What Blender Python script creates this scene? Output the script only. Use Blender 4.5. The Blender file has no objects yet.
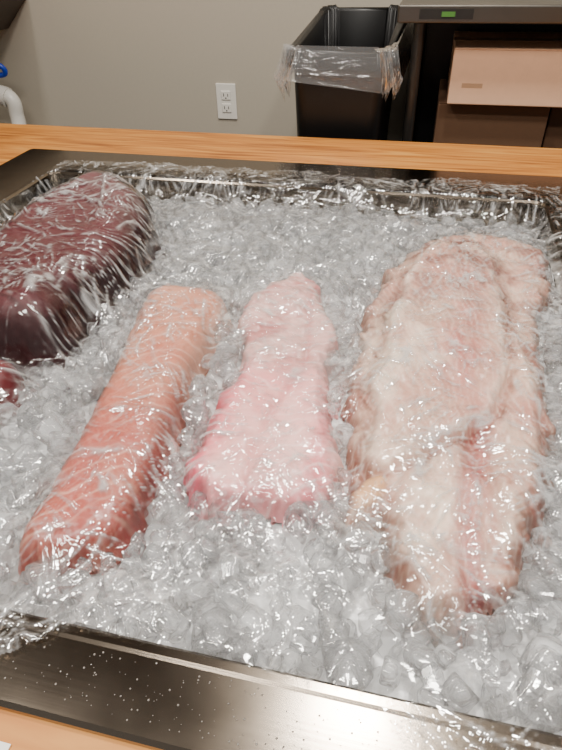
import bpy, math, random
import numpy as np
from mathutils import Vector, Matrix
random.seed(4); rng=np.random.RandomState(7)
scene=bpy.context.scene
COL=bpy.context.collection

# ------------------------------------------------------------ helpers
def lin(c):
    c=np.array(c,float)/255.0
    return np.where(c<=.04045,c/12.92,((c+.055)/1.055)**2.4)
def L4(r,g,b): 
    v=lin((r,g,b)); return (float(v[0]),float(v[1]),float(v[2]),1.0)
_lat={}
def vn(x,y,sc,seed):
    if seed not in _lat: _lat[seed]=np.random.RandomState(seed).rand(256,256)
    g=_lat[seed]; x=np.asarray(x)/sc+91.3; y=np.asarray(y)/sc+57.7
    xi=np.floor(x).astype(int); yi=np.floor(y).astype(int); fx=x-xi; fy=y-yi
    fx=fx*fx*(3-2*fx); fy=fy*fy*(3-2*fy)
    a=g[xi%256,yi%256]; b=g[(xi+1)%256,yi%256]; c=g[xi%256,(yi+1)%256]; d=g[(xi+1)%256,(yi+1)%256]
    return (a*(1-fx)+b*fx)*(1-fy)+(c*(1-fx)+d*fx)*fy
def fbm(x,y,sc,seed,o=4):
    s=0;w=0
    for i in range(o):
        s=s+vn(x,y,sc/2**i,seed+i)*.5**i; w+=.5**i
    return s/w
def sstep(a,b,x):
    t=np.clip((x-a)/(b-a),0,1); return t*t*(3-2*t)
def link(o,parent=None):
    COL.objects.link(o)
    if parent: o.parent=parent
    return o
def mesh_obj(name,verts,faces,mat=None,parent=None,smooth=False):
    me=bpy.data.meshes.new(name); me.from_pydata([tuple(map(float,v)) for v in verts],[],faces); me.update()
    if smooth: me.polygons.foreach_set("use_smooth",[True]*len(me.polygons))
    if mat: me.materials.append(mat)
    return link(bpy.data.objects.new(name,me),parent)
def grid_mesh(name,V,F,mat,smooth=True,col=None,parent=None):
    me=bpy.data.meshes.new(name)
    V=np.asarray(V,np.float32); F=np.asarray(F,np.int32)
    me.vertices.add(len(V)); me.vertices.foreach_set("co",V.ravel())
    n=F.shape[1]
    me.loops.add(F.size); me.loops.foreach_set("vertex_index",F.ravel())
    me.polygons.add(len(F)); me.polygons.foreach_set("loop_start",np.arange(0,F.size,n,dtype=np.int32))
    me.polygons.foreach_set("loop_total",np.full(len(F),n,np.int32))
    me.update(calc_edges=True); me.validate()
    me.polygons.foreach_set("use_smooth",[smooth]*len(me.polygons))
    if col is not None:
        a=me.color_attributes.new("Col",'FLOAT_COLOR','POINT')
        c=np.ones((len(V),4),np.float32); c[:,:3]=col; a.data.foreach_set("color",c.ravel())
    me.materials.append(mat)
    return link(bpy.data.objects.new(name,me),parent)
def box_vf(x0,x1,y0,y1,z0,z1,off=0):
    v=[(x0,y0,z0),(x1,y0,z0),(x1,y1,z0),(x0,y1,z0),(x0,y0,z1),(x1,y0,z1),(x1,y1,z1),(x0,y1,z1)]
    f=[(3,2,1,0),(4,5,6,7),(0,1,5,4),(1,2,6,5),(2,3,7,6),(3,0,4,7)]
    return v,[tuple(i+off for i in q) for q in f]
def boxes(name,lst,mat,parent=None,bev=0):
    V=[];F=[]
    for b in lst:
        v,f=box_vf(*b,off=len(V)); V+=v;F+=f
    o=mesh_obj(name,V,F,mat,parent)
    if bev:
        m=o.modifiers.new("bevel",'BEVEL'); m.width=bev; m.segments=3
    return o
def empty(name,loc=(0,0,0)):
    e=bpy.data.objects.new(name,None); COL.objects.link(e); return e
def rrect(x0,x1,y0,y1,r,z,n=6):
    out=[]
    for cx,cy,a0 in ((x1-r,y1-r,0),(x0+r,y1-r,90),(x0+r,y0+r,180),(x1-r,y0+r,270)):
        for i in range(n+1):
            a=math.radians(a0+90*i/n); out.append((cx+r*math.cos(a),cy+r*math.sin(a),z))
    return out
def loft(name,loops,mat,parent=None,cap0=False,cap1=False,smooth=True):
    n=len(loops[0]); V=[p for l in loops for p in l]; F=[]
    for k in range(len(loops)-1):
        for i in range(n):
            j=(i+1)%n; F.append((k*n+i,k*n+j,(k+1)*n+j,(k+1)*n+i))
    if cap0: F.append(tuple(range(n))[::-1])
    if cap1: F.append(tuple((len(loops)-1)*n+i for i in range(n)))
    return mesh_obj(name,V,F,mat,parent,smooth)
def tube(name,pts,r,mat,parent=None):
    c=bpy.data.curves.new(name,'CURVE'); c.dimensions='3D'; c.bevel_depth=r; c.bevel_resolution=5; c.use_fill_caps=True
    s=c.splines.new('BEZIER'); s.bezier_points.add(len(pts)-1)
    for b,p in zip(s.bezier_points,pts):
        b.co=p; b.handle_left_type=b.handle_right_type='AUTO'
    c.materials.append(mat)
    return link(bpy.data.objects.new(name,c),parent)

# ------------------------------------------------------------ materials
def newmat(name):
    m=bpy.data.materials.new(name); m.use_nodes=True; nt=m.node_tree
    return m,nt,nt.nodes["Principled BSDF"]
def N(nt,t,**k):
    n=nt.nodes.new(t)
    for a,b in k.items():
        if a in n.inputs: n.inputs[a].default_value=b
        else: setattr(n,a,b)
    return n
def simple(name,rgb,rough=.5,metal=0,bump=0,bscale=40,var=.12,coat=0):
    m,nt,b=newmat(name); c=L4(*rgb)
    tc=N(nt,"ShaderNodeTexCoord"); n=N(nt,"ShaderNodeTexNoise"); n.inputs["Scale"].default_value=bscale; n.inputs["Detail"].default_value=5
    nt.links.new(tc.outputs["Object"],n.inputs["Vector"])
    r=N(nt,"ShaderNodeMix",data_type='RGBA'); 
    r.inputs[6].default_value=tuple(x*(1-var) for x in c[:3])+(1,); r.inputs[7].default_value=tuple(min(1,x*(1+var)) for x in c[:3])+(1,)
    nt.links.new(n.outputs["Fac"],r.inputs[0]); nt.links.new(r.outputs[2],b.inputs["Base Color"])
    b.inputs["Roughness"].default_value=rough; b.inputs["Metallic"].default_value=metal; b.inputs["Coat Weight"].default_value=coat
    if bump:
        bp=N(nt,"ShaderNodeBump"); bp.inputs["Strength"].default_value=bump; bp.inputs["Distance"].default_value=.002
        nt.links.new(n.outputs["Fac"],bp.inputs["Height"]); nt.links.new(bp.outputs[0],b.inputs["Normal"])
    return m
M_wall=simple("wall_paint",(176,168,153),.8,bump=.15,bscale=90,var=.03)
M_ceil=simple("ceiling_paint",(78,70,62),.9,bump=.1,bscale=30,var=.05)
M_floor=simple("floor_tile",(80,70,62),.5,bscale=5)
M_black=simple("black_plastic",(10,10,11),.4,var=.2)
M_dark=simple("dark_paint",(26,23,21),.5,var=.2)
M_card=simple("cardboard",(220,178,146),.85,bump=.2,bscale=60,var=.06)
M_card2=simple("cardboard_shaded",(104,74,52),.85,bump=.2,bscale=60,var=.08)  # shade on the lower boxes is put into this darker cardboard colour
M_tape=simple("packing_tape",(176,140,110),.3,var=.05)
M_white=simple("white_plastic",(225,222,214),.35,var=.03)
M_slot=simple("slot_black",(20,18,18),.6)
M_blue=simple("blue_plastic",(20,60,180),.35)
M_green=simple("green_label",(70,120,50),.4)
M_paper=simple("paper_white",(235,235,232),.7,var=.02)
M_legs=simple("table_leg_steel",(70,66,62),.35,metal=.8)

def steel(name,rgb,axis=0,rough=.28):
    m,nt,b=newmat(name)
    tc=N(nt,"ShaderNodeTexCoord"); mp=N(nt,"ShaderNodeMapping"); mp.inputs["Scale"].default_value=(3,260,260) if axis==0 else (260,3,260)
    n=N(nt,"ShaderNodeTexNoise"); n.inputs["Scale"].default_value=1; n.inputs["Detail"].default_value=4
    nt.links.new(tc.outputs["Object"],mp.inputs[0]); nt.links.new(mp.outputs[0],n.inputs["Vector"])
    n2=N(nt,"ShaderNodeTexNoise"); n2.inputs["Scale"].default_value=9; n2.inputs["Detail"].default_value=6
    nt.links.new(tc.outputs["Object"],n2.inputs["Vector"])
    r=N(nt,"ShaderNodeMapRange"); r.inputs["To Min"].default_value=rough-.06; r.inputs["To Max"].default_value=rough+.10
    nt.links.new(n2.outputs["Fac"],r.inputs[0]); nt.links.new(r.outputs[0],b.inputs["Roughness"])
    bp=N(nt,"ShaderNodeBump"); bp.inputs["Strength"].default_value=.07; bp.inputs["Distance"].default_value=.0005
    nt.links.new(n.outputs["Fac"],bp.inputs["Height"]); nt.links.new(bp.outputs[0],b.inputs["Normal"])
    b.inputs["Base Color"].default_value=L4(*rgb); b.inputs["Metallic"].default_value=1
    return m
M_steel=steel("brushed_steel",(142,131,118),rough=.16)
M_steel2=steel("table_steel",(110,106,100),rough=.3)

def woodmat():
    m,nt,b=newmat("pine_wood")
    tc=N(nt,"ShaderNodeTexCoord"); mp=N(nt,"ShaderNodeMapping"); mp.inputs["Scale"].default_value=(1.6,22,22)
    nt.links.new(tc.outputs["Object"],mp.inputs[0])
    n=N(nt,"ShaderNodeTexNoise"); n.inputs["Scale"].default_value=2.2; n.inputs["Detail"].default_value=8; n.inputs["Distortion"].default_value=1.2
    nt.links.new(mp.outputs[0],n.inputs["Vector"])
    r=N(nt,"ShaderNodeValToRGB"); e=r.color_ramp.elements
    e[0].position=.3; e[0].color=L4(132,74,26); e[1].position=.72; e[1].color=L4(206,146,70)
    x=r.color_ramp.elements.new(.5); x.color=L4(184,118,48)
    nt.links.new(n.outputs["Fac"],r.inputs[0]); nt.links.new(r.outputs[0],b.inputs["Base Color"])
    b.inputs["Roughness"].default_value=.5
    bp=N(nt,"ShaderNodeBump"); bp.inputs["Strength"].default_value=.15; bp.inputs["Distance"].default_value=.001
    nt.links.new(n.outputs["Fac"],bp.inputs["Height"]); nt.links.new(bp.outputs[0],b.inputs["Normal"])
    return m
M_wood=woodmat()

def fishmat(name,rough=.3,sss=.1,radius=(.02,.006,.005)):
    m,nt,b=newmat(name)
    a=N(nt,"ShaderNodeAttribute"); a.attribute_name="Col"
    nt.links.new(a.outputs["Color"],b.inputs["Base Color"])
    b.inputs["Roughness"].default_value=rough
    b.inputs["Subsurface Weight"].default_value=sss; b.inputs["Subsurface Radius"].default_value=radius; b.inputs["Subsurface Scale"].default_value=.3
    tc=N(nt,"ShaderNodeTexCoord"); n=N(nt,"ShaderNodeTexNoise"); n.inputs["Scale"].default_value=120; n.inputs["Detail"].default_value=4
    nt.links.new(tc.outputs["Object"],n.inputs["Vector"])
    bp=N(nt,"ShaderNodeBump"); bp.inputs["Strength"].default_value=.3; bp.inputs["Distance"].default_value=.0015
    nt.links.new(n.outputs["Fac"],bp.inputs["Height"]); nt.links.new(bp.outputs[0],b.inputs["Normal"])
    return m

def icemat():
    m,nt,b=newmat("clear_ice")
    b.inputs["Base Color"].default_value=(.99,.995,1,1); b.inputs["Roughness"].default_value=.02
    b.inputs["IOR"].default_value=1.36; b.inputs["Transmission Weight"].default_value=.86
    t=N(nt,"ShaderNodeBsdfTransparent"); t.inputs[0].default_value=(1,1,1,1)
    mx=N(nt,"ShaderNodeMixShader"); mx.inputs[0].default_value=.24
    out=nt.nodes["Material Output"]
    nt.links.new(b.outputs[0],mx.inputs[1]); nt.links.new(t.outputs[0],mx.inputs[2]); nt.links.new(mx.outputs[0],out.inputs[0])
    return m
M_ice=icemat()
M_bed=simple("ice_slush",(244,246,248),.25,bump=.8,bscale=110,var=.25)

def filmmat(name,milk=.0,gl=1.0,ridge=.5,bump=.3,scale=1.0,rough=.085):
    m,nt,b=newmat(name); nt.nodes.remove(b)
    tc=N(nt,"ShaderNodeTexCoord")
    mp=N(nt,"ShaderNodeMapping"); mp.inputs["Rotation"].default_value=(0,0,.5); mp.inputs["Scale"].default_value=(20*scale,70*scale,30*scale)
    nt.links.new(tc.outputs["Object"],mp.inputs[0])
    n=N(nt,"ShaderNodeTexNoise"); n.inputs["Scale"].default_value=1; n.inputs["Detail"].default_value=2; n.inputs["Distortion"].default_value=1.2
    nt.links.new(mp.outputs[0],n.inputs["Vector"])
    bp=N(nt,"ShaderNodeBump"); bp.inputs["Strength"].default_value=bump; bp.inputs["Distance"].default_value=.004
    nt.links.new(n.outputs["Fac"],bp.inputs["Height"])
    fr=N(nt,"ShaderNodeFresnel"); fr.inputs["IOR"].default_value=1.42
    at=N(nt,"ShaderNodeAttribute"); at.attribute_name="Col"
    sp=N(nt,"ShaderNodeSeparateColor"); nt.links.new(at.outputs["Color"],sp.inputs[0])
    ml=N(nt,"ShaderNodeMath",operation='MULTIPLY_ADD'); ml.inputs[1].default_value=gl; ml.inputs[2].default_value=.012
    nt.links.new(fr.outputs[0],ml.inputs[0])
    ad=N(nt,"ShaderNodeMath",operation='MULTIPLY_ADD'); ad.inputs[1].default_value=.3; ad.use_clamp=True
    nt.links.new(sp.outputs[0],ad.inputs[0]); nt.links.new(ml.outputs[0],ad.inputs[2])
    g=N(nt,"ShaderNodeBsdfGlossy"); g.inputs["Roughness"].default_value=rough; g.inputs["Color"].default_value=(1,1,1,1); nt.links.new(bp.outputs[0],g.inputs["Normal"])
    t=N(nt,"ShaderNodeBsdfTransparent"); t.inputs[0].default_value=(1,1,1,1)
    df=N(nt,"ShaderNodeBsdfDiffuse"); df.inputs["Color"].default_value=(.95,.95,.95,1)
    mk=N(nt,"ShaderNodeMath",operation='MULTIPLY_ADD'); mk.inputs[1].default_value=ridge; mk.inputs[2].default_value=milk; mk.use_clamp=True
    nt.links.new(sp.outputs[0],mk.inputs[0])
    m1=N(nt,"ShaderNodeMixShader"); nt.links.new(mk.outputs[0],m1.inputs[0])
    nt.links.new(t.outputs[0],m1.inputs[1]); nt.links.new(df.outputs[0],m1.inputs[2])
    m2=N(nt,"ShaderNodeMixShader"); nt.links.new(ad.outputs[0],m2.inputs[0]); nt.links.new(m1.outputs[0],m2.inputs[1]); nt.links.new(g.outputs[0],m2.inputs[2])
    nt.links.new(m2.outputs[0],nt.nodes["Material Output"].inputs[0])
    return m
M_film=filmmat("cling_film",ridge=.46,bump=.24)
M_bag=filmmat("clear_bag_plastic",milk=.08,gl=1.5,ridge=0,bump=1.0,scale=1.2,rough=.1)

# ------------------------------------------------------------ room
WY=2.1
boxes("wall_back",[(-2.3,1.7,WY,WY+.1,0,2.7)],M_wall)
boxes("wall_left",[(-2.4,-2.3,-1.6,WY+.1,0,2.7)],M_wall)
boxes("floor",[(-2.4,1.7,-1.6,WY+.1,-.05,0)],M_floor)
boxes("ceiling",[(-2.4,1.7,-1.6,WY+.1,2.7,2.75)],M_ceil)
boxes("baseboard_back",[(-2.3,1.7,WY-.012,WY,0,.1)],M_dark)

# ------------------------------------------------------------ counter
cz=.75
cnt=empty("wood_counter")
hx0,hx1,hy0,hy1=-.905,.335,.15,1.245
boxes("top",[(-1.9,1.2,hy1,1.493,cz-.04,cz),(-1.9,1.2,-.12,hy0,cz-.04,cz),(-1.9,hx0,hy0,hy1,cz-.04,cz),(hx1,1.2,hy0,hy1,cz-.04,cz)],M_wood,cnt)
boxes("leg_frame",[(-1.85,-1.76,-.05,.04,0,cz-.04),(1.06,1.15,-.05,.04,0,cz-.04),(-1.85,-1.76,1.36,1.45,0,cz-.04),(1.06,1.15,1.36,1.45,0,cz-.04),
  (-1.76,1.06,1.39,1.42,cz-.13,cz-.04),(-1.76,1.06,-.02,.01,cz-.13,cz-.04)],M_wood,cnt)

# ------------------------------------------------------------ steel ice tray
tray=empty("steel_ice_tray")
ox0,ox1,oy0,oy1=-.93,.36,.124,1.272
ix0,ix1,iy0,iy1=-.785,.225,.188,1.12
RT=.758
loops=[rrect(ox0,ox1,oy0,oy1,.012,cz+.0005),rrect(ox0,ox1,oy0,oy1,.012,RT-.003),rrect(ox0+.003,ox1-.003,oy0+.003,oy1-.003,.010,RT),
 rrect(ix0-.012,ix1+.012,iy0-.012,iy1+.012,.025,RT),rrect(ix0-.009,ix1+.009,iy0-.009,iy1+.009,.025,RT+.001),rrect(ix0-.003,ix1+.003,iy0-.003,iy1+.003,.022,RT+.001),
 rrect(ix0,ix1,iy0,iy1,.02,RT-.002),rrect(ix0,ix1,iy0,iy1,.02,.70),rrect(ix0+.01,ix1-.01,iy0+.01,iy1-.01,.03,.655),rrect(ix0+.03,ix1-.03,iy0+.03,iy1-.03,.03,.65)]
loft("basin",loops,M_steel,tray,cap1=True,smooth=False)
V=[];F=[]
for k in range(260):
    x=random.uniform(-.24,.12)+random.uniform(-.05,.05); y=random.uniform(.134,.174); r=random.choice([.0003,.0004,.0007])*random.uniform(.7,1.2)
    b=len(V)
    for zz,rr in ((0,1),(.35,.85),(.55,.5)):
        for i in range(8):
            a=i*math.pi/4; V.append((x+r*rr*math.cos(a),y+r*rr*math.sin(a),RT+.0001+r*zz))
    V.append((x,y,RT+.0001+r*.62))
    for l in range(2):
        for i in range(8):
            j=(i+1)%8; F.append((b+l*8+i,b+l*8+j,b+l*8+8+j,b+l*8+8+i))
    for i in range(8): F.append((b+16+i,b+16+(i+1)%8,b+24))
mw,nt,b=newmat("water"); b.inputs["Metallic"].default_value=0; b.inputs["Roughness"].default_value=.1; b.inputs["Base Color"].default_value=(.22,.2,.18,1)
mesh_obj("water_droplets",V,F,mw,tray,True)

# ------------------------------------------------------------ fish outlines (metres, on the tray plane)
mm=lambda l:[(a/1000,b/1000) for a,b in l]
def ys_(l,y0,k): return [(x,y0-(y0-y)*k) for x,y in l]
ham=[(-.360,.668),(-.328,.688),(-.281,.686),(-.245,.672),(-.234,.640),(-.238,.577),(-.237,.527),(-.232,.475),(-.225,.424),(-.219,.378),(-.215,.334),(-.214,.292),(-.213,.262),(-.221,.244),(-.234,.232),(-.250,.226),(-.266,.214),(-.286,.208),(-.299,.228),(-.301,.270),(-.305,.315),(-.310,.365),(-.319,.424),(-.331,.497),(-.344,.573),(-.357,.622)]
ham=ys_(ham,.68,.96)
mid=mm([(-179,748),(-164,766),(-146,752),(-126,736),(-101,667),(-76,603),(-80,570),(-86,535),(-70,500),(-62,449),(-48,387),(-46,345),(-56,318),(-80,306),(-110,312),(-145,302),(-174,312),(-187,335),(-188,386),(-192,437),(-182,490),(-178,535),(-204,585),(-218,659),(-204,715)])
mid=ys_(mid,.76,.95)
big0=mm([(39,933),(91,958),(138,951),(196,940),(203,843),(180,723),(160,657),(170,585),(168,498),(155,423),(143,372),(124,315),(108,272),(84,246),(50,236),(22,246),(14,276),(14,304),(6,338),(-12,317),(-27,302),(-36,318),(-27,352),(-13,369),(-37,425),(-48,486),(-46,562),(-45,678),(-34,781),(-3,872)])
big1=mm([(41,899),(70,880),(87,915),(110,870),(126,847),(124,780),(136,714),(122,660),(131,597),(118,503),(96,451),(49,413),(14,382),(-13,359),(-23,385),(-20,441),(-30,507),(-16,560),(-24,620),(-10,741),(9,842)])
big2=mm([(10,374),(41,406),(80,439),(93,365),(95,303),(86,262),(70,240),(46,234),(26,245),(18,288),(10,326)])
big3=mm([(126,670),(151,619),(159,552),(155,469),(143,400),(124,323),(102,274),(94,343),(89,434),(118,508)])
big4=mm([(-32,308),(-26,348),(-2,373),(10,356),(6,334),(-12,317)])
big0,big1,big2,big3,big4=[ys_(b,.95,.975) for b in (big0,big1,big2,big3,big4)]
tuna=mm([(-639,668),(-648,745),(-641,850),(-618,951),(-570,985),(-499,956),(-438,886),(-405,782),(-398,688),(-411,625),(-418,570),(-408,520),(-435,492),(-471,485),(-510,481),(-580,520),(-620,590)])
tun2=mm([(-487,460),(-455,468),(-430,456),(-417,432),(-426,408),(-445,400),(-480,405),(-500,430)])
def chaikin(p,k=2):
    p=np.array(p)
    for _ in range(k):
        q=np.roll(p,-1,0); p=np.stack([.75*p+.25*q,.25*p+.75*q],1).reshape(-1,2)
    return p
def sdist(poly,X,Y):
    sh=X.shape; x=X.ravel(); y=Y.ravel()
    d=np.full(x.shape,1e9); ins=np.zeros(x.shape,bool)
    q=np.roll(poly,-1,0)
    for (ax,ay),(bx,by) in zip(poly,q):
        ex,ey=bx-ax,by-ay; l=ex*ex+ey*ey+1e-12
        t=np.clip(((x-ax)*ex+(y-ay)*ey)/l,0,1)
        d=np.minimum(d,(x-ax-t*ex)**2+(y-ay-t*ey)**2)
        c=(ay>y)!=(by>y)
        ins^=c&(x<(bx-ax)*(y-ay)/((by-ay) if abs(by-ay)>1e-12 else 1e-12)+ax)
    d=np.sqrt(d); return np.where(ins,d,-d).reshape(sh)
BASE=.750
FISH={ # name:[(outline, thickness above BASE, edge radius, edge noise)]
 'ham':[(ham,.024,.026,.004)],
 'mid':[(mid,.017,.020,.010)],
 'big':[(big0,.012,.014,.014),(big1,.025,.014,.009),(big2,.019,.016,.007),(big3,.020,.016,.009),(big4,.016,.012,.006)],
 'tuna':[(tuna,.072,.055,.004)],
 'tun2':[(tun2,.030,.018,.003)],
}
for k in FISH: FISH[k]=[(chaikin(p),T,r,n) for p,T,r,n in FISH[k]]
def layers(key,X,Y):
    hs=[];ds=[]
    for i,(p,T,r,nz) in enumerate(FISH[key]):
        d=sdist(p,X,Y)+nz*(fbm(X,Y,.022,300+i*9,3)-.5)*2
        q=np.clip(d/r,0,1); h=T*np.sqrt(np.clip(1-(1-q)**2,0,1))
        hs.append(h); ds.append(d)
    return hs,ds
def fheight(key,X,Y):
    hs,ds=layers(key,X,Y); h=np.max(hs,0); d=np.max(ds,0)
    if key=='ham': h=h+.0022*(fbm(X,Y,.03,11)-.5)*2 
    if key=='mid':
        h=h+.007*(fbm(X,Y,.045,21)-.5)*2*sstep(0,.02,d); h=h-.004*np.exp(-((X+.118+.01*np.sin(Y*20))/.005)**2)*sstep(0,.03,d); h=h-.003*sstep(.5,.6,Y)*sstep(0,.02,d)
        h=h+.009*(fbm(X,Y,.018,25)-.5)*sstep(.5,.56,Y)*sstep(0,.02,d)
        h=h-.006*np.exp(-((Y-.535-.02*np.sin(X*40))/.006)**2)*sstep(0,.02,d)
    if key=='big':
        h=h+(.011*(fbm(X*1.3,Y,.05,31)-.5)+.007*(fbm(X*1.5,Y,.02,41)-.5))*sstep(0,.015,d)
        h=h-.006*np.exp(-((X-.084-.012*np.sin(Y*14))/.006)**2)*sstep(.52,.42,Y)*sstep(.0,.02,d)
    if key=='tuna': h=h+.006*(fbm(X,Y,.07,51)-.5)*2*sstep(0,.03,d)+.012*sstep(.6,.95,Y)*sstep(0,.05,d)
    return BASE+h,d,hs,ds
C=lambda *a: lin(a)
def mixc(a,b,t):
    t=np.clip(t,0,1)[...,None]; return a*(1-t)+b*t
def colour(key,X,Y,h,d,hs,ds):
    one=np.ones(X.shape+(1,))
    if key=='ham':
        s=.69-Y; cx=-.297+.14*s; t=(X-cx)/.055
        c=one*C(184,118,94)
        c=mixc(c,C(204,156,132),fbm(X,Y,.05,61)*1.6-.4)
        c=mixc(c,C(160,74,72),sstep(.10,.42,s)*.75+.5*(fbm(X,Y,.03,65)-.5))
        c=mixc(c,C(222,190,174),sstep(.014,.002,d)*.8*sstep(.25,.0,s))
        wob=(fbm(X,Y,.04,71)-.5)*.034
        ph=(Y+np.abs(t-.15)*.022-.45*(X-cx)+wob)/.018
        l=np.abs(((ph)%1)-.5)*2
        c=mixc(c,C(220,182,164),sstep(.66,.98,l)*.58*sstep(.25,.7,fbm(X,Y,.03,75)))
        ph2=(X-cx+.35*(Y)+wob*2)/.0055; l2=np.abs((ph2%1)-.5)*2
        c=mixc(c,C(212,166,146),sstep(.5,1.,l2)*.45*fbm(X,Y,.012,77))
        c=mixc(c,C(126,42,50),np.exp(-((t-.6)/.16)**2)*.6*sstep(.12,.35,s))
        c=mixc(c,C(70,40,25),np.exp(-(((X+.318)**2+(Y-.60)**2)/.0025**2)))
        return c
    if key=='mid':
        c=one*C(220,156,154); up=sstep(.50,.56,Y)
        c=mixc(c,C(236,204,196),fbm(X,Y,.05,81)*2.0-.6)
        c=mixc(c,C(206,170,162),up*.8)
        c=mixc(c,C(222,100,118),sstep(-.150,-.188,X)*.85*(1-up)+.5*sstep(.02,.004,d)*sstep(.4,.33,Y))
        c=mixc(c,C(212,104,118),np.exp(-((X+.064)/.012)**2)*.55)
        wob=(fbm(X,Y,.025,83)-.5)*.02
        l=np.abs((((Y-.6*np.abs(X+.118)+wob)/.019)%1)-.5)*2
        c=mixc(c,C(246,228,222),sstep(.75,1.,l)*.5*sstep(.3,.6,fbm(X,Y,.03,84)))
        c=mixc(c,C(196,118,120),np.exp(-((X+.118+.01*np.sin(Y*20))/.003)**2)*.45)
        c=mixc(c,C(176,94,96),up*sstep(.5,.7,fbm(X,Y,.03,87))*.6)
        return c
    if key=='big':
        c=one*C(200,168,150)
        c=mixc(c,C(180,124,112),(fbm(X*1.2,Y,.06,91)*3.0-1.2)*.7)
        c=mixc(c,C(232,214,196),(fbm(X*1.2,Y,.05,95)*3.2-1.5)*.8)
        e1=np.exp(-((ds[1]+.003)/.004)**2)
        c=mixc(c,C(110,54,46),e1*.65*sstep(.3,.6,fbm(X,Y,.03,99)))
        e3=np.exp(-((ds[3]+.001)/.005)**2)*(ds[1]<0)
        c=mixc(c,C(144,72,66),e3*.5)
        c=mixc(c,C(240,226,210),np.exp(-((ds[1]-.008)/.005)**2)*.45)
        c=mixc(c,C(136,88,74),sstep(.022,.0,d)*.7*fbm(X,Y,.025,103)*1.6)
        c=mixc(c,C(168,62,72),np.exp(-((X-.088-.012*np.sin(Y*14))/.013)**2)*.6*sstep(.5,.42,Y))
        c=mixc(c,C(182,90,92),np.exp(-((X-.07)/.03)**2-((Y-.60)/.14)**2)*.5*sstep(.3,.6,fbm(X*1.5,Y,.04,107)))
        c=mixc(c,C(130,78,70),sstep(.60,.84,Y)*sstep(.42,.66,fbm(X,Y,.03,111))*.85)
        ph=(X*1.0+.25*Y+(fbm(X,Y,.05,113)-.5)*.04)/.0085; l=np.abs((ph%1)-.5)*2
        c=mixc(c,C(240,224,208),sstep(.6,1.,l)*.4*fbm(X,Y,.03,117)*1.5)
        c=mixc(c,C(222,176,124),sstep(0,.01,ds[4])*.7)
        return c
    c=one*C(80,26,32)
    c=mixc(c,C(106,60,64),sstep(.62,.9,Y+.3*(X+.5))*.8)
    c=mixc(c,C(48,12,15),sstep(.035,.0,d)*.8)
    l=np.abs((((X*.8+Y*.6+(fbm(X,Y,.05,121)-.5)*.03)/.02)%1)-.5)*2
    c=mixc(c,C(134,78,80),sstep(.75,1.,l)*.3*fbm(X,Y,.03,123))
    c=mixc(c,C(58,14,19),(fbm(X,Y,.04,127)*2-1)*.8)
    if key=='tun2': c=mixc(c,C(118,36,40),np.full(X.shape,.6))
    return c
def build_fish(key,name,mat,step):
    allp=np.vstack([p for p,_,_,_ in FISH[key]])
    x0,y0=allp.min(0)-.012; x1,y1=allp.max(0)+.012
    xs=np.arange(x0,x1,step); ys=np.arange(y0,y1,step); X,Y=np.meshgrid(xs,ys)
    h,d,hs,ds=fheight(key,X,Y)
    h=np.where(d<0,BASE-.02*np.clip(-d/.006,0,1),h)
    keep=d>-.006
    idx=-np.ones(X.shape,int); idx[keep]=np.arange(keep.sum())
    q=keep[:-1,:-1]&keep[1:,:-1]&keep[:-1,1:]&keep[1:,1:]
    F=np.stack([idx[:-1,:-1][q],idx[:-1,1:][q],idx[1:,1:][q],idx[1:,:-1][q]],1)
    V=np.stack([X[keep],Y[keep],h[keep]],1)
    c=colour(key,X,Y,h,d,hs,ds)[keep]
    n=len(V); Vb=V.copy(); Vb[:,2]=BASE-.021
    V2=np.vstack([V,Vb]); F2=np.vstack([F,F[:,::-1]+n]); c2=np.vstack([c,c])
    return grid_mesh(name,V2,F2,mat,True,c2)
M_f1=fishmat("amberjack_flesh"); M_f2=fishmat("pale_pink_flesh"); M_f3=fishmat("white_fish_flesh",rough=.34); M_f4=fishmat("tuna_flesh",rough=.55,sss=.04)
build_fish('ham',"pink_fish_fillet",M_f1,.0013)
build_fish('mid',"pale_pink_fish_fillet",M_f2,.0015)
build_fish('big',"white_fish_fillet",M_f3,.0017)
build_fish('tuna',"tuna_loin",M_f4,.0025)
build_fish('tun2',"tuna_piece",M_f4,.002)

# ------------------------------------------------------------ ice
def zice(X,Y):
    z=.744+.016*(fbm(X,Y,.12,201,3)-.5)
    z=z-.030*sstep(.93,1.10,Y)-.026*sstep(-.66,-.77,X)-.010*sstep(.17,.22,X)-.002*sstep(.24,.19,Y)
    return z
step=.006
xs=np.arange(ix0+.001,ix1,step); ys=np.arange(iy0+.001,iy1,step); X,Y=np.meshgrid(xs,ys)
Z=zice(X,Y)-.016+.012*(fbm(X,Y,.02,211,3)-.5)
nx=len(xs);ny=len(ys); I=np.arange(nx*ny).reshape(ny,nx)
Fq=np.stack([I[:-1,:-1].ravel(),I[:-1,1:].ravel(),I[1:,1:].ravel(),I[1:,:-1].ravel()],1)
ice=empty("crushed_ice")
grid_mesh("slush_bed",np.stack([X.ravel(),Y.ravel(),Z.ravel()],1),Fq,M_bed,parent=ice)
prof=np.array([(0,.0115),(.0075,.0112),(.0108,.0088),(.0118,.002),(.0122,-.009),(.0112,-.0115),(.0085,-.0112),(.0070,-.004),(.0055,.004),(.0,.006)])
seg=12
bv=[]
for (r,z) in prof:
    for i in range(seg):
        a=2*math.pi*i/seg; bv.append((r*math.cos(a),r*math.sin(a),z))
bv=np.array(bv); bf=[]
for k in range(len(prof)-1):
    for i in range(seg):
        j=(i+1)%seg; bf.append((k*seg+i,(k+1)*seg+i,(k+1)*seg+j,k*seg+j))
bf=np.array(bf)
sh_r=[.0,.009,.0125,.012,.0085,.0]; sh_z=[.009,.0085,.003,-.004,-.0085,-.009]; sg=6
sv=[];
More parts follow.
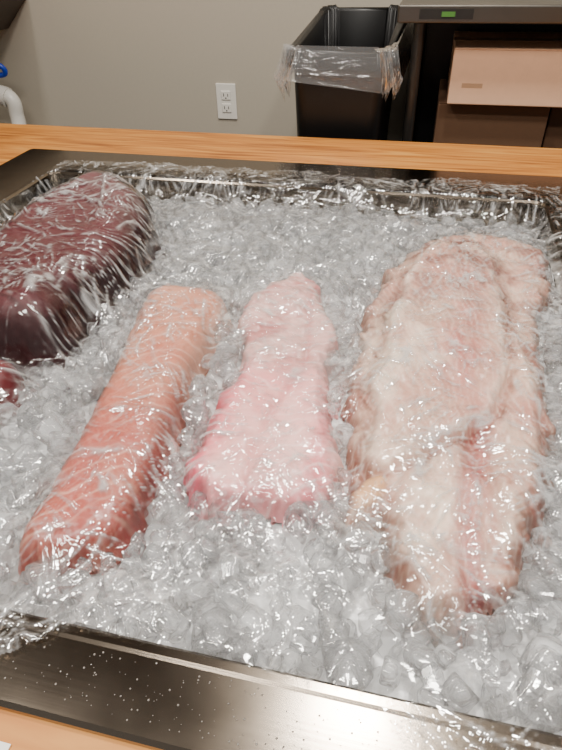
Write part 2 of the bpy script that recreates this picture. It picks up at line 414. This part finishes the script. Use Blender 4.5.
for r,z in zip(sh_r,sh_z):
    for i in range(sg):
        a=2*math.pi*(i+.3*math.sin(3*i+z*900))/sg; sv.append((r*math.cos(a)*1.25,r*math.sin(a)*.85,z+.0015*math.sin(5*i+r*700)*(r>0)))
sv=np.array(sv); sf=[]
for k in range(5):
    for i in range(sg):
        j=(i+1)%sg; sf.append((k*sg+i,(k+1)*sg+i,(k+1)*sg+j,k*sg+j))
sf=np.array(sf)
pos=[];
for lay,(dz,sp) in enumerate(((-.007,.0255),(.004,.0265))):
    k=0; y=iy0+.012
    while y<iy1-.010:
        x=ix0+.012+(k%2)*sp*.5
        while x<ix1-.010:
            pos.append((x+random.uniform(-.009,.009),y+random.uniform(-.009,.009),dz+random.uniform(-.004,.005),lay)); x+=sp
        y+=sp*.87; k+=1
pos=np.array(pos)
px=np.clip(pos[:,0],ix0+.014,ix1-.014); py=np.clip(pos[:,1],iy0+.014,iy1-.014)
D=np.full(len(pos),-1.0)
for k in FISH:
    D=np.maximum(D,np.max(layers(k,px,py)[1],0))
keep=(D<-.004)
px=px[keep];py=py[keep];lay=pos[keep,3];pz=zice(px,py)+pos[keep,2]; Dk=D[keep]
n=len(px)
ang=rng.rand(n,3)*2*np.pi; sc=rng.uniform(.65,1.28,n)
def rots(a):
    cx,sx=np.cos(a[:,0]),np.sin(a[:,0]); cy,sy=np.cos(a[:,1]),np.sin(a[:,1]); cz_,sz=np.cos(a[:,2]),np.sin(a[:,2])
    R=np.zeros((len(a),3,3))
    R[:,0,0]=cy*cz_;R[:,0,1]=sx*sy*cz_-cx*sz;R[:,0,2]=cx*sy*cz_+sx*sz
    R[:,1,0]=cy*sz;R[:,1,1]=sx*sy*sz+cx*cz_;R[:,1,2]=cx*sy*sz-sx*cz_
    R[:,2,0]=-sy;R[:,2,1]=sx*cy;R[:,2,2]=cx*cy
    return R
R=rots(ang); st=rng.uniform(.7,1.25,(n,1,3)); typ=rng.rand(n)<.4
def place(sel,base,faces,jit,name,smooth):
    m_=sel.sum()
    P=np.einsum('nij,nkj->nki',R[sel],base[None]*st[sel]*sc[sel][:,None,None])
    P=P*(1+jit*(rng.rand(m_,len(base),1)-.5))
    P+=np.stack([px[sel],py[sel],pz[sel]],1)[:,None,:]
    FF=(faces[None]+(np.arange(m_)*len(base))[:,None,None]).reshape(-1,4)
    grid_mesh(name,P.reshape(-1,3),FF,M_ice,smooth,parent=ice)
place(typ,bv,bf,.03,"ice_thimbles",True)
place(~typ,sv,sf,.0,"ice_shards",False)
print("ice",n)

# ------------------------------------------------------------ cling film
st_=.0018
fx0,fx1,fy0,fy1=-.80,.30,.128,1.235
xs=np.arange(fx0,fx1,st_); ys=np.arange(fy0,fy1,st_); X,Y=np.meshgrid(xs,ys)
inside=(X>ix0)&(X<ix1)&(Y>iy0)&(Y<iy1)
H=np.where(inside,zice(X,Y)+.004,RT+.004)
for a,b_,c_,s_ in zip(px,py,pz,sc):
    i=int((b_-fy0)/st_); j=int((a-fx0)/st_); R_=9
    sl=(slice(max(0,i-R_),i+R_+1),slice(max(0,j-R_),j+R_+1))
    dd=(X[sl]-a)**2+(Y[sl]-b_)**2; rr=.0115*s_
    H[sl]=np.maximum(H[sl],np.where(dd<rr*rr,c_+np.sqrt(np.clip(rr*rr-dd,0,1)),0))
FH=np.full(X.shape,0.)
for k in FISH:
    h,d,_,_=fheight(k,X,Y); FH=np.maximum(FH,np.where(d>0,h,0))
H=np.maximum(H,FH)
def blur(A,r):
    for ax in (0,1):
        for _ in range(2):
            pad=[(0,0),(0,0)]; pad[ax]=(r+1,r)
            c=np.cumsum(np.pad(A,pad,mode='edge'),axis=ax)
            A=(np.take(c,range(2*r+1,c.shape[ax]),ax)-np.take(c,range(0,c.shape[ax]-2*r-1),ax))/(2*r+1)
    return A
def maxf(A,r):
    for ax in (0,1):
        B=A.copy()
        for s in range(-r,r+1): B=np.maximum(B,np.roll(A,s,ax))
        A=B
    return A
S=blur(maxf(H,3),4)
Fz=np.maximum(S,blur(np.maximum(FH,H-.004),1)+.0014)
wr=0; mask=0
for i,(a,sx,sy,am) in enumerate(((.3,.08,.006,.0021),(-.5,.09,.007,.0021),(1.2,.07,.006,.0019),(1.9,.10,.007,.0021),(.8,.12,.008,.0021),(2.5,.09,.006,.0019),(.0,.05,.005,.0014),(1.55,.05,.005,.0014))):
    u=X*math.cos(a)+Y*math.sin(a); v=-X*math.sin(a)+Y*math.cos(a)
    u=u+.02*(vn(X,Y,.05,400+i)-.5); v=v+.05*(vn(X,Y,.07,410+i)-.5)
    nn=vn(u/sx*.01,v/sy*.01,.01,420+i); base=(1-np.abs(2*nn-1))
    g=sstep(.46,.82,vn(X,Y,.05,430+i))
    wr=wr+am*base**6*g
    mask=mask+base**18*g*sstep(.22,.75,vn(X,Y,.012,470+i))*1.5
# long stretched folds running between the fillets and up to the corners
rf=np.random.RandomState(12)
for _ in range(46):
    x0=rf.uniform(-.78,.22); y0=rf.uniform(.17,1.18); a=rf.choice([.25,-.35,1.1,1.9,.7])+rf.uniform(-.25,.25); L=rf.uniform(.05,.16)
    u=(X-x0)*math.cos(a)+(Y-y0)*math.sin(a); v=-(X-x0)*math.sin(a)+(Y-y0)*math.cos(a)+rf.uniform(-1.5,1.5)*u*u
    e=np.exp(-(v/.0020)**2)*sstep(1,.3,np.abs(u)/L)
    wr=wr+.0026*np.exp(-(v/.0035)**2)*sstep(1,.3,np.abs(u)/L); mask=mask+e*.55*sstep(.2,.7,vn(X,Y,.01,490))
mask=np.clip(mask,0,1)  # whitens folded film and also paints crease highlights into its colour
Fz=Fz+wr
lo=.184+.014*(fbm(X,Y,.05,440)-.5)-.045*sstep(-.20,-.27,X)-.035*sstep(-.01,.06,X)
hi=1.20+.05*(fbm(X,Y,.08,450)-.5)
lx=-.79; hxr=.262+.03*(fbm(X,Y,.08,460)-.5)
keep=(Y>lo)&(Y<hi)&(X>lx)&(X<hxr)
idx=-np.ones(X.shape,int); idx[keep]=np.arange(keep.sum())
q=keep[:-1,:-1]&keep[1:,:-1]&keep[:-1,1:]&keep[1:,1:]
F=np.stack([idx[:-1,:-1][q],idx[:-1,1:][q],idx[1:,1:][q],idx[1:,:-1][q]],1)
grid_mesh("cling_film_sheet",np.stack([X[keep],Y[keep],Fz[keep]],1),F,M_film,True,np.repeat(mask[keep][:,None],3,1))

# ------------------------------------------------------------ wall outlet
out=empty("wall_outlet"); ocx,ocz=-.698,.688
boxes("plate",[(ocx-.036,ocx+.036,WY-.006,WY-.0005,ocz-.058,ocz+.058)],M_white,out,bev=.0025)
boxes("receptacle",[(ocx-.017,ocx+.017,WY-.009,WY-.005,ocz+.006,ocz+.035),(ocx-.017,ocx+.017,WY-.009,WY-.005,ocz-.035,ocz-.006)],M_white,out,bev=.003)
sl=[]
for zc in (.0215,-.0195):
    sl+= [(ocx-.0085,ocx-.0062,WY-.0096,WY-.0088,ocz+zc-.004,ocz+zc+.006),(ocx+.0062,ocx+.0085,WY-.0096,WY-.0088,ocz+zc-.004,ocz+zc+.005),(ocx-.0022,ocx+.0022,WY-.0096,WY-.0088,ocz+zc-.011,ocz+zc-.007)]
boxes("slots",sl,M_slot,out)

# ------------------------------------------------------------ trash can with liners
can=empty("trash_can")
cx0,cx1,cy0,cy1,czr=-.352,-.108,1.56,2.05,.925
def rr(s,z,r=.035,e=0): return rrect(cx0+s-e,cx1-s+e,cy0+s-e,cy1-s+e,r,z,8)
loft("body",[rr(.045,0.0),rr(.04,.01),rr(.006,czr-.05),rr(.006,czr-.03),rr(-.006,czr-.028),rr(-.008,czr-.004),rr(-.004,czr),rr(.002,czr),rr(.008,czr-.01),rr(.045,.02)],M_black,can,cap0=True,cap1=True)
NB=160
rb=np.random.RandomState(5)
def bagmesh(name,specs,mat,seed,back=.035,smooth=False):
    loopsB=[]; wv=[rb.rand(NB+8) for _ in specs]
    mx,my=(cx0+cx1)/2,(cy0+cy1)/2
    for k,(s,z,amp,za,bk) in enumerate(specs):
        base=rrect(cx0+s,cx1-s,cy0+s,cy1-s,.04,0,NB//4-1); L=[]
        for i,(x,y,_) in enumerate(base):
            w=math.sin(i*.7+k*.3+seed)*.5+math.sin(i*1.7+k*.5)*.4+math.sin(i*.37+1.3+seed)*.4+(wv[k][i%NB]-.5)*.7
            dx,dy=x-mx,y-my; l=math.hypot(dx,dy)
            yy=min(y+dy/l*amp*w,WY-.006)
            L.append((x+dx/l*amp*w,yy,z+za*w+bk*max(0,(y-my)/.25)))
        loopsB.append(L)
    return loft(name,loopsB,mat,can,smooth=smooth)
bagmesh("black_liner",[(.03,czr-.4,.003,0,0),(.018,czr-.12,.005,0,0),(.012,czr+.002,.004,.004,.045),(.006,czr+.006,.003,.004,.05),(-.009,czr+.004,.003,.004,.045),(-.012,czr-.03,.003,.004,0)],M_black,.7,smooth=True)
bagmesh("clear_liner",[(.0,czr+.012,.003,.004,.0),(-.014,czr+.012,.004,.008,.0),(-.020,czr-.015,.008,.0,0),(-.026,czr-.045,.013,.006,0),(-.030,czr-.075,.016,.026,0)],M_bag,0)

# ------------------------------------------------------------ steel prep table, shade backing, boxes
tb=empty("steel_prep_table")
boxes("top",[(-.10,1.3,1.60,2.09,.985,1.022)],M_steel2,tb,bev=.004)
boxes("under_shelf",[(-.08,1.28,1.62,2.0,.28,.30)],M_steel2,tb)
for i,(x,y) in enumerate(((-.049,1.65),(1.22,1.65),(-.049,1.96),(1.22,1.96))):
    tube("leg_%d"%(i+1),[(x,y,0),(x,y,.5),(x,y,.986)],.014,M_legs,tb)
boxes("label",[(.0,.030,1.5965,1.5985,.999,1.009)],M_green,tb)
boxes("label_plate",[(-.05,.07,1.5980,1.5999,.994,1.014)],M_dark,tb)
backing=empty("dark_void_backing")  # added dark panels stand in for the shaded void behind the table
boxes("body",[(-.06,1.3,2.02,2.095,.0,.97)],M_dark,backing)
boxes("void_panels",[(-.04,.55,2.01,2.02,.04,.95),(.57,1.28,2.01,2.02,.04,.95)],M_black,backing,bev=.003)
def carton(name,x0,x1,y0,y1,z0,z1,mat,tape=True):
    e=empty(name)
    boxes("carton_body",[(x0,x1,y0,y1,z0,z1)],mat,e,bev=.003)
    boxes("top_flaps",[(x0+.001,x1-.001,y0+.001,(y0+y1)/2-.001,z1,z1+.003),(x0+.001,x1-.001,(y0+y1)/2+.001,y1-.001,z1,z1+.003)],mat,e,bev=.001)
    if tape:
        boxes("tape",[(x0-.0006,x1+.0006,(y0+y1)/2-.024,(y0+y1)/2+.024,z1+.003,z1+.0036)],M_tape,e)
        boxes("print_mark",[(x0+.03,x0+.08,y0-.0006,y0,z0+.040,z0+.050)],M_tape,e)
carton("cardboard_box",.041,.62,1.66,1.95,.800,.924,M_card)
carton("cardboard_box",.02,.30,1.70,2.0,.302,.792,M_card2,False)
carton("cardboard_box",.31,.66,1.74,2.0,.302,.792,M_card2,False)

# ------------------------------------------------------------ sink, drain pipe, hose (left)
sk=empty("wall_hand_sink")
V=[];F=[]
prf=[(-1.38,1.04),(-1.385,1.0),(-1.49,.905),(-1.80,.90),(-1.86,1.0),(-1.865,1.04),(-1.84,1.04),(-1.78,.93),(-1.50,.93),(-1.41,1.04)]
for y in (1.68,2.095):
    for x,z in prf: V.append((x,y,z))
n_=len(prf)
for i in range(n_): F.append((i,(i+1)%n_,n_+(i+1)%n_,n_+i))
F.append(tuple(range(n_))[::-1]); F.append(tuple(range(n_,2*n_)))
M_sink=simple("sink_dark_steel",(70,56,46),.4,metal=.5)
mesh_obj("basin",V,F,M_sink,sk)
tube("drain_pipe",[(-1.62,1.98,.92),(-1.62,1.98,.80),(-1.60,1.98,.735),(-1.53,1.98,.715),(-1.475,1.98,.70),(-1.47,1.98,.64),(-1.47,1.98,.5),(-1.47,2.09,.45)],.026,M_white,sk)
tube("drain_collar",[(-1.515,1.98,.713),(-1.485,1.98,.703)],.034,M_white,sk)
tube("blue_hose",[(-1.62,1.97,.86),(-1.54,1.96,.845),(-1.485,1.96,.82),(-1.46,1.97,.79),(-1.50,1.97,.775)],.009,M_blue,sk)

boxes("paper_sheet",[(-.42,-.215,-.1,.106,cz+.0005,cz+.0015)],M_paper)

# ------------------------------------------------------------ lights
def ceil_light(x,y,sx,sy,w,col=(1,.94,.86)):
    e=empty("ceiling_light")
    boxes("housing",[(x-sx/2-.02,x+sx/2+.02,y-sy/2-.02,y+sy/2+.02,2.63,2.70)],M_dark,e)
    l=bpy.data.lights.new("lamp",'AREA'); l.shape='RECTANGLE'; l.size=sx; l.size_y=sy; l.energy=w; l.color=col
    o=link(bpy.data.objects.new("lamp",l),e); o.location=(x,y,2.622)
ceil_light(0.0,.96,.24,.24,38)
ceil_light(-1.2,.25,.2,.2,22)  # this lamp and those below are unseen, added for highlights on the film
ceil_light(.7,.1,.2,.2,22)
ceil_light(-.3,-.5,1.0,.2,36)
ceil_light(-.9,1.75,.22,.22,7)
w=bpy.data.worlds.new("w"); scene.world=w; w.use_nodes=True
w.node_tree.nodes["Background"].inputs[0].default_value=(1,.97,.92,1); w.node_tree.nodes["Background"].inputs[1].default_value=.27

# ------------------------------------------------------------ camera
cd=bpy.data.cameras.new("camera"); cam=link(bpy.data.objects.new("camera",cd))
xr=Vector((.973,.228,-.021)).normalized(); fw=Vector((-.193,.767,-.611)); fw=(fw-xr*fw.dot(xr)).normalized(); up=xr.cross(fw)
cam.matrix_world=Matrix(((xr.x,up.x,-fw.x,0),(xr.y,up.y,-fw.y,0),(xr.z,up.z,-fw.z,1.17),(0,0,0,1)))
cd.sensor_fit='HORIZONTAL'; cd.sensor_width=36; cd.lens=580/562*36; cd.clip_start=.02
scene.camera=cam
